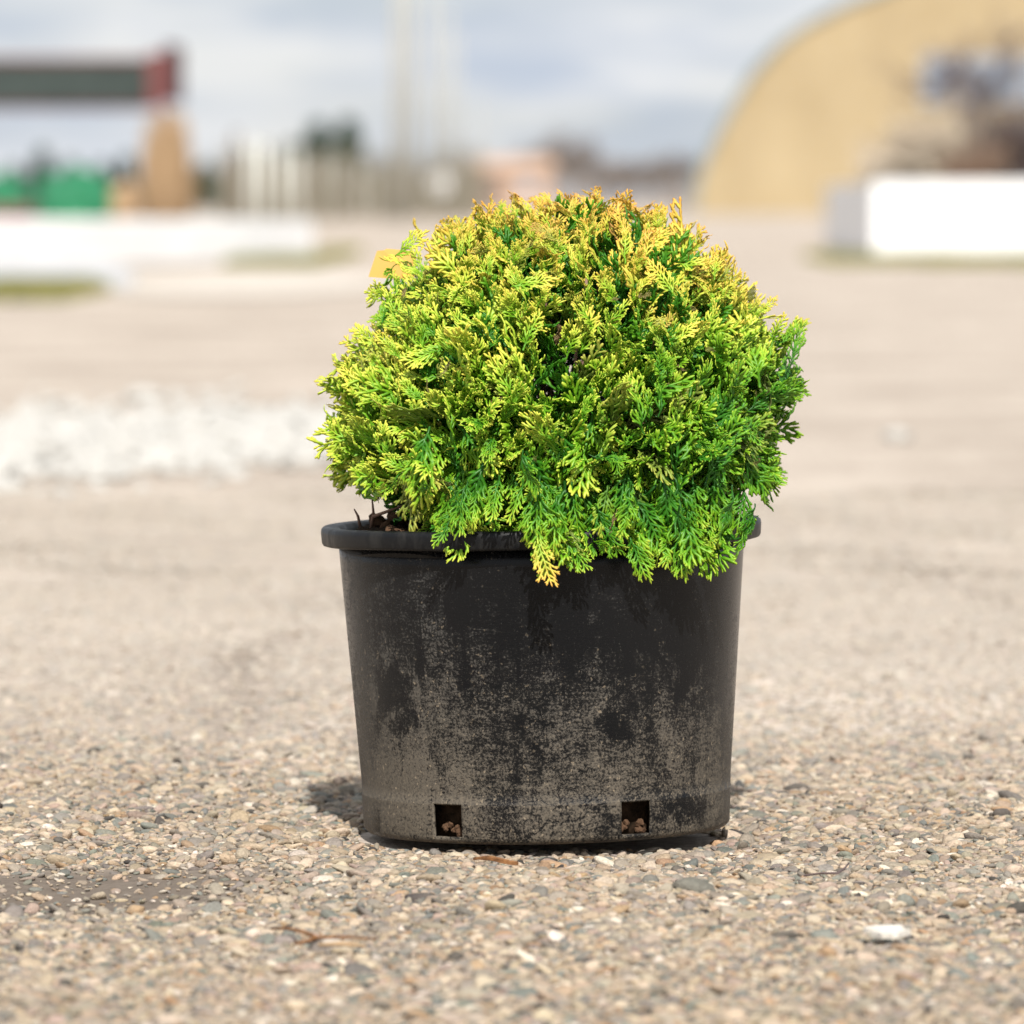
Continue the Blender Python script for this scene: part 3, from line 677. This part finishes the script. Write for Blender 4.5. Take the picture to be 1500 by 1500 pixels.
planter('white_planter', Vector((-4.45, 43.6, 0)), Vector((-1.72, 50.5, 0)), 4.0, .365, M_wpaint, 'long low white planter below the green roofed stall', M_palegravel)
box('concrete_slab', (-3.15, 37.0, .05), (1.3, 5.0, .10), M_grey, None, R(6), .01)
tag(bpy.data.objects['concrete_slab'], 'grey concrete slab at far left before the low white planter', 'slab')
v = []
for k in range(28):
    a = 6.283*k/28; v.append((-1.62+1.0*math.cos(a)*(1+.1*math.sin(3*a)), 37.0+5.0*math.sin(a), .006))
tag(obj('gravel_path', v, [list(range(28))], M_palegravel), 'pale gravel patch', None, None, 'structure')

# grass along the planters
def grass(name, boxes, n, label):
    tb_v, tb_f = [], []
    for i in range(n):
        x0, x1, y0, y1 = boxes[i % len(boxes)]
        x, y = random.uniform(x0, x1), random.uniform(y0, y1); h = random.uniform(.03, .10); a = random.uniform(0, 6.28); w_ = .008
        l = Vector((random.gauss(0, .03), random.gauss(0, .03), h)); s = Vector((math.cos(a), math.sin(a), 0))*w_; p = Vector((x, y, 0)); b_ = len(tb_v)
        tb_v.extend([p-s, p+s, p+l]); tb_f.append((b_, b_+1, b_+2))
    return tag(obj(name, tb_v, tb_f, M_grass), label, None, None, 'stuff')
grass('grass', [(2.6, 4.0, 47.5, 52.2), (3.3, 4.8, 46.5, 51.8), (4.0, 6.2, 45.5, 51.5)], 16000, 'short olive grass along the tall white planter')
grass('grass', [(-3.0, -2.45, 30.5, 35.0), (-3.4, -2.3, 30, 33.4)], 9000, 'green grass patch at the left edge of the yard')
grass('grass', [(-2.3, -1.55, 46, 50), (-1.72, -1.5, 50, 58)], 5000, 'dry grass around the end of the low white planter')

# ------------------------------------------------------------------ bare bushes and trees
def bare(root, mat, h, spread, levels=4, nstem=7, rad=.012, seed=0, part='twigs', up=.9):
    r = random.Random(seed); tb = TB()
    def grow(p, d, ln, rd, lv):
        q = p+d*ln; m_ = p.lerp(q, .5)+Vector((r.gauss(0, .06), r.gauss(0, .06), 0))*ln
        tb.tube([p, m_, q], [rd, rd*.85, rd*.7], 3)
        if lv <= 0: return
        for _ in range(r.randint(3, 4)):
            e = (d+Vector((r.gauss(0, .55), r.gauss(0, .55), r.gauss(.12, .4)))).normalized()
            grow(p.lerp(q, r.uniform(.45, 1)), e, ln*r.uniform(.55, .82), rd*.62, lv-1)
    for i in range(nstem):
        a = r.uniform(0, 6.28); d = Vector((math.cos(a)*spread, math.sin(a)*spread, up)).normalized()
        grow(Vector((r.gauss(0, .05)*spread, r.gauss(0, .05), 0)), d, h*.34*r.uniform(.8, 1.15), rad, levels)
    return tb.build(part, mat, root, False)
for i, (px, Yd, h, sp_, mt, lv, ns, rd, lab) in enumerate([
    (1312, 57, .60, 1.0, M_twig1, 4, 16, .012, 'pale straw coloured bare bush at the near end of the tall planter'),
    (1352, 56, .78, .9, M_twig1, 4, 16, .012, 'larger pale dry bush second along the tall planter'),
    (1398, 55, .90, .8, M_twig1, 4, 15, .012, 'pale dry bush in front of the hangar window'),
    (1425, 54.2, .50, .8, M_twig2, 4, 9, .011, 'low rust brown bush in the tall white planter'),
    (1478, 55.5, .85, .8, M_twig4, 4, 12, .012, 'grey brown twiggy bush right of the rust brown one'),
    (1458, 57, 1.75, .40, M_twig3, 4, 4, .012, 'tall dark bare shrub standing above the bushes in the planter'),
    (1512, 54.6, .95, .7, M_twig3, 4, 9, .011, 'dark bare bush cut by the right edge of the photo')]):
    root = empty('bare_bush', ((px-750)/FPX*Yd, Yd, .60)); tag(root, lab, 'bush', 'bare bushes in the tall planter')
    bare(root, mt, h*1.25, sp_, lv, ns, rd*1.9, 70+i)
def conifer(px, top, Yd, wpx, lab, seed):
    r = random.Random(seed); X = (px-750)/FPX*Yd; H = CAMH+(HOR-top)/FPX*Yd; W = wpx/FPX*Yd*.78
    root = empty('conifer_tree', (X, Yd, 0)); tag(root, lab, 'tree', 'dark conifers on the horizon')
    tb = TB(); tb.tube([Vector((0, 0, 0)), Vector((0, 0, H*.5)), Vector((0, 0, H*.97))], [W*.10, W*.07, W*.02], 6); tb.build('trunk', M_trunk, root)
    v, f = [], []
    for i in range(1500):
        u = r.random()**.9; z = H*(.06+.94*(1-u)); a = r.uniform(0, 6.28); tier = .75+.25*math.sin(z/H*34+a*2)
        rr3 = W*u*tier*math.sqrt(r.uniform(.25, 1)); p = Vector((rr3*math.cos(a), rr3*math.sin(a), z)); o_ = Vector((math.cos(a), math.sin(a), -.35)); s_ = Vector((-math.sin(a), math.cos(a), r.gauss(0, .3)))
        k = H*.085*r.uniform(.6, 1.4); b_ = len(v); v.extend([p-s_*k*.45, p+s_*k*.45, p+o_*k*1.3]); f.append((b_, b_+1, b_+2))
    obj('crown', v, f, M_con, root)
for i, a in enumerate([
    (62, 216, 300, 46, 'narrow dark conifer behind the left part of the stall roof'),
    (150, 236, 320, 60, 'dark conifer behind the green heap'),
    (185, 226, 310, 44, 'dark conifer just left of the tall grass clump'),
    (352, 222, 330, 52, 'small dark conifer right of the tall grass clump'),
    (388, 214, 340, 40, 'slender dark conifer left of the tallest dark conifers'),
    (466, 176, 330, 66, 'tall dark conifer, left one of the close pair'),
    (510, 172, 335, 70, 'tall dark conifer, right one of the close pair'),
    (105, 232, 330, 70, 'dark conifer between the stall roof and the green heap'),
    (20, 240, 330, 80, 'dark conifer at the left edge of the photo'),
    (228, 240, 340, 70, 'dark conifer hidden mostly by the tall grass clump'),
    (300, 236, 345, 80, 'broad dark conifer between the tall grass clump and the first stake'),
    (430, 205, 345, 60, 'dark conifer just left of the tall close pair')]): conifer(*a, 300+i)
def bare_tree(px, top, Yd, lab, seed, sp_=.75, ns=5):
    H = CAMH+(HOR-top)/FPX*Yd; root = empty('bare_tree', ((px-750)/FPX*Yd, Yd, 0)); tag(root, lab, 'tree', 'bare trees on the horizon')
    tb = TB(); tb.tube([Vector((0, 0, 0)), Vector((.05, 0, H*.2)), Vector((0, .03, H*.38))], [H*.028, H*.022, H*.016], 6); tb.build('trunk', M_trunk, root)
    c_ = bare(root, M_twig4, H*.86, sp_, 5, ns+3, H*.022, seed, 'crown'); c_.location = (0, 0, H*.34)
for i, a in enumerate([
    (800, 196, 380, 'broad bare tree rising behind the peach hut'), (838, 206, 390, 'bare tree right of the one behind the peach hut'),
    (772, 225, 400, 'low bare tree directly above the peach hut roof'),
    (885, 240, 400, 'low bare tree left in the line beside the hangar'), (915, 236, 410, 'bare tree second in the line beside the hangar'),
    (945, 232, 400, 'bare tree in the middle of the line beside the hangar'), (972, 228, 410, 'bare tree third before the hangar side'), (996, 226, 400, 'bare tree next to the hangar side wall')]): bare_tree(*a, 400+i)

# ------------------------------------------------------------------ hangar
HY = 232.0
hang = empty('arched_hangar', ((1424-750)/FPX*HY, HY, 0), (0, 0, R(-3))); tag(hang, 'large arched hangar with tan front wall', 'hangar')
archpx = [(1016, 316), (1018, 280), (1026, 248), (1052, 192), (1076, 148), (1100, 108), (1140, 64), (1180, 34), (1220, 14), (1260, -4), (1310, -22), (1365, -34), (1424, -38)]
half = [((x-1424)/FPX*HY, max(0.0, CAMH-(y-HOR)/FPX*HY)) for x, y in archpx]; half[0] = (half[0][0], 0)
arch = half+[(-x, z) for x, z in half[-2::-1]]
fa = []
# front wall in vertical sheets with a small lap between them
def arch_z(x):
    for (x0, z0), (x1, z1) in zip(arch, arch[1:]):
        if x0 <= x <= x1: return z0+(z1-z0)*(x-x0)/(x1-x0) if x1 > x0 else z1
    return 0
x0a, x1a = arch[0][0], arch[-1][0]; nsh = 20; WIN = (CAMH+(HOR-152)/FPX*HY, CAMH+(HOR-82)/FPX*HY)
wx0 = (1352-1424)/FPX*HY
for i in range(nsh):
    a0 = x0a+(x1a-x0a)*i/nsh; a1 = x0a+(x1a-x0a)*(i+1)/nsh-.02; y = 0 if i % 2 else .03
    xsx = [a0]+[x for x, z in arch if a0 < x < a1]+[a1]
    v = [(a0, y, 0), (a1, y, 0)]+[(x, y, arch_z(x)-.05) for x in reversed(xsx)]
    n = len(v); v2 = v+[(x, yy+.06, z) for x, yy, z in v]
    obj('wall_sheet', v2, [list(range(n)), list(range(2*n-1, n-1, -1))]+[(k, (k+1) % n, (k+1) % n+n, k+n) for k in range(n)], M_tan, hang)
v, f = [], []; n = len(arch)
for yy in (-.12, 34):
    for x, z in arch: v.append((x, yy, z))
for k in range(n-1): f.append((k, k+1, n+k+1, n+k))
roof = obj('roof', v, f, M_hside, hang); sm = roof.modifiers.new('thickness', 'SOLIDIFY'); sm.thickness = .22; sm.offset = 0
for k in range(3):
    wxa = wx0+k*2.05
    fr2 = box('window', (wxa+.95, -.10, (WIN[0]+WIN[1])/2), (1.98, .12, WIN[1]-WIN[0]), M_frame, hang)
    for s in (-1, 1): box('pane', (wxa+.95+s*.47, -.175, (WIN[0]+WIN[1])/2), (.86, .03, WIN[1]-WIN[0]-.16), M_glass, fr2)
dr = box('door', (2.6, -.09, 1.9), (3.6, .10, 3.8), M_hside, hang); box('handle', (1.2, -.17, 1.1), (.08, .06, .3), M_frame, dr)

# peach hut
hut = empty('peach_hut', (-.10, 300, 0)); tag(hut, 'small peach coloured hut far behind the shrub top', 'hut')
box('wall', (0, 0, 1.05), (4.2, 3.0, 2.1), M_peach, hut)
obj('roof', [(-2.4, -1.8, 2.05), (2.4, -1.8, 2.05), (2.4, 1.8, 2.05), (-2.4, 1.8, 2.05), (-2.2, 0, 2.75), (2.2, 0, 2.75)], [(0, 1, 5, 4), (2, 3, 4, 5), (1, 2, 5), (3, 0, 4), (0, 3, 2, 1)], M_peach, hut)
wdw = box('window', (.9, -1.53, 1.2), (.8, .06, .8), M_frame, hut); box('pane', (.9, -1.575, 1.2), (.66, .02, .66), M_glass, wdw)
box('door', (-.9, -1.53, .9), (.9, .06, 1.8), M_brownroof, hut)

# ------------------------------------------------------------------ stall with green roof
SY = 78.0
def sx_(px): return (px-750)/FPX*SY
def sz_(py): return CAMH-(py-HOR)/FPX*SY
stall = empty('open_stall', (sx_(120), SY, 0)); tag(stall, 'open stall with dark green roof and maroon end boards', 'stall')
ox = sx_(120)
x0_, x1_ = sx_(-330)-ox, sx_(222)-ox; zb, zt = sz_(152), sz_(90)
nrib = 9
for k in range(nrib):                                            # ribs of the roof slope
    a0 = x0_+(x1_-x0_)*k/nrib; a1 = x0_+(x1_-x0_)*(k+1)/nrib-.012
    obj('roof_sheet', [(a0, -.9, zb), (a1, -.9, zb), (a1, 0, zt), (a0, 0, zt), (a0, -.88, zb-.03), (a1, -.88, zb-.03), (a1, .02, zt-.03), (a0, .02, zt-.03)],
        [(0, 1, 2, 3), (7, 6, 5, 4), (0, 4, 5, 1), (1, 5, 6, 2), (2, 6, 7, 3), (3, 7, 4, 0)], M_roofgreen, stall)
obj('back_slope', [(x0_, .01, zt-.01), (x1_, .01, zt-.01), (x1_, .9, zb), (x0_, .9, zb), (x0_, .01, zt-.05), (x1_, .01, zt-.05), (x1_, .9, zb-.04), (x0_, .9, zb-.04)], [(0, 1, 2, 3), (7, 6, 5, 4), (0, 4, 5, 1), (1, 5, 6, 2), (2, 6, 7, 3), (3, 7, 4, 0)], M_roofgreen, stall)
box('eaves_beam', ((x0_+x1_)/2, -.86, zb-.05), (x1_-x0_-.02, .08, .07), M_darkmaroon, stall)
box('ridge_board', ((x0_+x1_)/2, 0, zt+.025), (x1_-x0_-.02, .10, .055), M_maroon, stall)
box('end_board', ((sx_(223)+sx_(247))/2-ox, -.95, (sz_(160)+sz_(80))/2), (sx_(247)-sx_(223), .06, sz_(80)-sz_(160)), M_maroon, stall)
box('end_board', ((sx_(246)+sx_(264))/2-ox, -.10, (sz_(150)+sz_(68))/2), (sx_(264)-sx_(247), 1.8, sz_(68)-sz_(150)), M_darkmaroon, stall)
for px in (-320, -50): box('post', (sx_(px)-ox, -.8, zb/2-.04), (.12, .12, zb-.08), M_maroon, stall)
box('post', (sx_(247)-ox, -.8, zb/2-.04), (.12, .12, zb-.08), M_maroon, stall)
clump = empty('dry_grass_clump', (sx_(252), SY-1.15, 0)); tag(clump, 'tall tan clump of dry grass standing at the stall corner', 'grass clump')
v, f = [], []
for i in range(1500):
    a = random.uniform(0, 6.283); r0 = .16*math.sqrt(random.random()); H_ = random.uniform(.7, 1.75); sp_ = random.uniform(.05, .33)*(1-.45*(H_/1.75)**2)
    for k in range(4):
        u = k/3; q = Vector((math.cos(a)*(r0+sp_*math.sin(u*2.2)), math.sin(a)*(r0+sp_*math.sin(u*2.2)), H_*u)); wd_ = .011*(1-u*.8)
        v += [q+Vector((-wd_*math.sin(a+i), wd_*math.cos(a+i), 0)), q-Vector((-wd_*math.sin(a+i), wd_*math.cos(a+i), 0))]
    b_ = len(v)-8
    for k in range(3): f.append((b_+2*k, b_+2*k+1, b_+2*k+3, b_+2*k+2))
obj('blades', v, f, M_log, clump)
tb = TB(); tb.tube([Vector((0, 0, .42)), Vector((0, 0, .50))], [.27, .275], 16); tb.build('tie', M_twig2, clump)

# stakes and tall poles in rows running away from the camera
def pole(px, Yd, H, rad, mat, name, lab, cat, grp):
    root = empty(name, ((px-750)/FPX*Yd, Yd, 0)); tag(root, lab, cat, grp)
    tb = TB(); tb.tube([Vector((0, 0, 0)), Vector((0, 0, H*.5)), Vector((random.gauss(0, .004)*H, 0, H))], [rad, rad*.95, rad*.85], 8); tb.build('shaft', mat, root)
    tb = TB(); tb.tube([Vector((0, 0, H-.02)), Vector((0, 0, H+.03))], [rad*1.15, rad*1.05], 8); tb.build('cap', mat, root)
row = [346, 366, 385, 415, 437, 455, 480, 497, 512, 530, 546, 560, 574, 588, 600, 611, 622]
for i, px in enumerate(row):
    Yd = 126*365/(750-px); dk = px in (346, 455, 512)
    lab = ('dark' if dk else 'pale')+' stake, number %s from the tall grass clump in the row of stakes' % ['one', 'two', 'three', 'four', 'five', 'six', 'seven', 'eight', 'nine', 'ten', 'eleven', 'twelve', 'thirteen', 'fourteen', 'fifteen', 'sixteen', 'seventeen'][i]
    pole(px, Yd, 1.78*(1.04 if dk else 1), .070 if not dk else .055, M_darkpole if dk else M_pole, 'garden_stake', lab, 'stake', 'stakes in a row running into the distance')
for i, px in enumerate([583, 600, 633, 655, 668, 700, 718, 738]):
    Yd = 2.95*FPX/(750-px)
    lab = 'tall pale pole, %s from the left in the receding row of masts' % ['first', 'second', 'third', 'fourth', 'fifth', 'sixth', 'seventh', 'last'][i]
    pole(px, min(Yd, 900), 9.4, .11, M_mast, 'tall_pole', lab, 'pole', 'tall poles receding above the shrub')
sg = empty('glint_disc', ((645-750)/FPX*170, 170, 0)); tag(sg, 'small round pale sign among the stakes, added to stand in for a blurred glint', 'disc')  # white disc on a post, added in place of an out-of-focus glint
tb = TB(); tb.tube([Vector((0, 0, 0)), Vector((0, 0, 1.2))], [.03, .03], 6); tb.build('disc_post', M_pole, sg)
tb = TB(); tb.tube([Vector((0, -.06, 1.05)), Vector((0, -.03, 1.05))], [.30, .30], 24); tb.build('disc_plate', M_wpaint, sg, False)

# young bare saplings behind the stakes: one mass
r = random.Random(5); tb = TB()
for i in range(800):
    Yd = r.uniform(150, 300); X = r.uniform(-9.5, -1.0)*Yd/190; H = r.uniform(1.0, 2.3)
    p = Vector((X, Yd, 0)); e = p+Vector((r.gauss(0, .1), 0, H)); tb.tube([p, p.lerp(e, .5), e], [.028, .022, .010], 3)
    for k in range(6):
        q = p.lerp(e, r.uniform(.3, .95)); tb.tube([q, q+Vector((r.gauss(0, .22), r.gauss(0, .2), r.uniform(.1, .45)))], [.013, .006], 3)
tag(tb.build('saplings', M_sap, None, False), 'mass of bare young saplings behind the stakes', None, None, 'stuff')

# green heap and brown heap behind the low planter
def heap(name, px0, px1, py, Yd, mat, lab, cat, seed):
    r = random.Random(seed); X0, X1 = (px0-750)/FPX*Yd, (px1-750)/FPX*Yd; H = CAMH-(py-HOR)/FPX*Yd
    bm = bmesh.new(); bmesh.ops.create_icosphere(bm, subdivisions=4, radius=1)
    for p in bm.verts:
        c_ = p.co.copy(); s = 1+.10*math.sin(c_.x*5+seed)*math.sin(c_.z*4)+.06*math.sin(c_.x*13+c_.y*9)+.03*math.sin(c_.z*21+c_.x*17)
        q = Vector([math.copysign(abs(k)**.55, k) for k in c_]); p.co = Vector((q.x*(X1-X0)/2*s, q.y*.9*s, max(-.02, q.z*H*s)))
    me = bpy.data.meshes.new(name); bm.to_mesh(me); bm.free(); o = link(name, me, mat); o.location = ((X0+X1)/2, Yd, 0)
    return tag(o, lab, cat)
heap('green_heap', 48, 160, 252, 100, M_green, 'bright green covered heap behind the low white planter', 'heap', 3)
heap('green_heap', -40, 44, 262, 104, M_green, 'bright green covered heap at the left edge of the photo', 'heap', 5)
heap('brown_heap', -30, 58, 300, 70, M_maroon, 'low reddish brown heap below the green one at left', 'heap', 8)
heap('tan_stack', 163, 200, 268, 95, M_log, 'narrow tan stack between the green heap and the tall grass clump', 'stack', 9)

# brown scrub along the horizon: one mass
r = random.Random(17); v, f = [], []
for i in range(9000):
    Yd = r.uniform(425, 470); X = r.uniform(-60, 75); top = 2.0+1.1*math.sin(X*.23)+.7*math.sin(X*.71+1)+.5*math.sin(X*1.9)
    z = max(.1, top*r.random()**.8); p = Vector((X, Yd, z)); a = r.uniform(0, 6.28); k = r.uniform(.25, .6)
    b_ = len(v); v.extend([p+Vector((-k*.3, 0, -k*.5)), p+Vector((k*.3*math.cos(a), k*.3*math.sin(a), -k*.4)), p+Vector((r.gauss(0, .15), r.gauss(0, .15), k))]); f.append((b_, b_+1, b_+2))
tag(obj('scrub', v, f, M_twig4), 'distant brown scrub along the horizon', None, None, 'stuff')
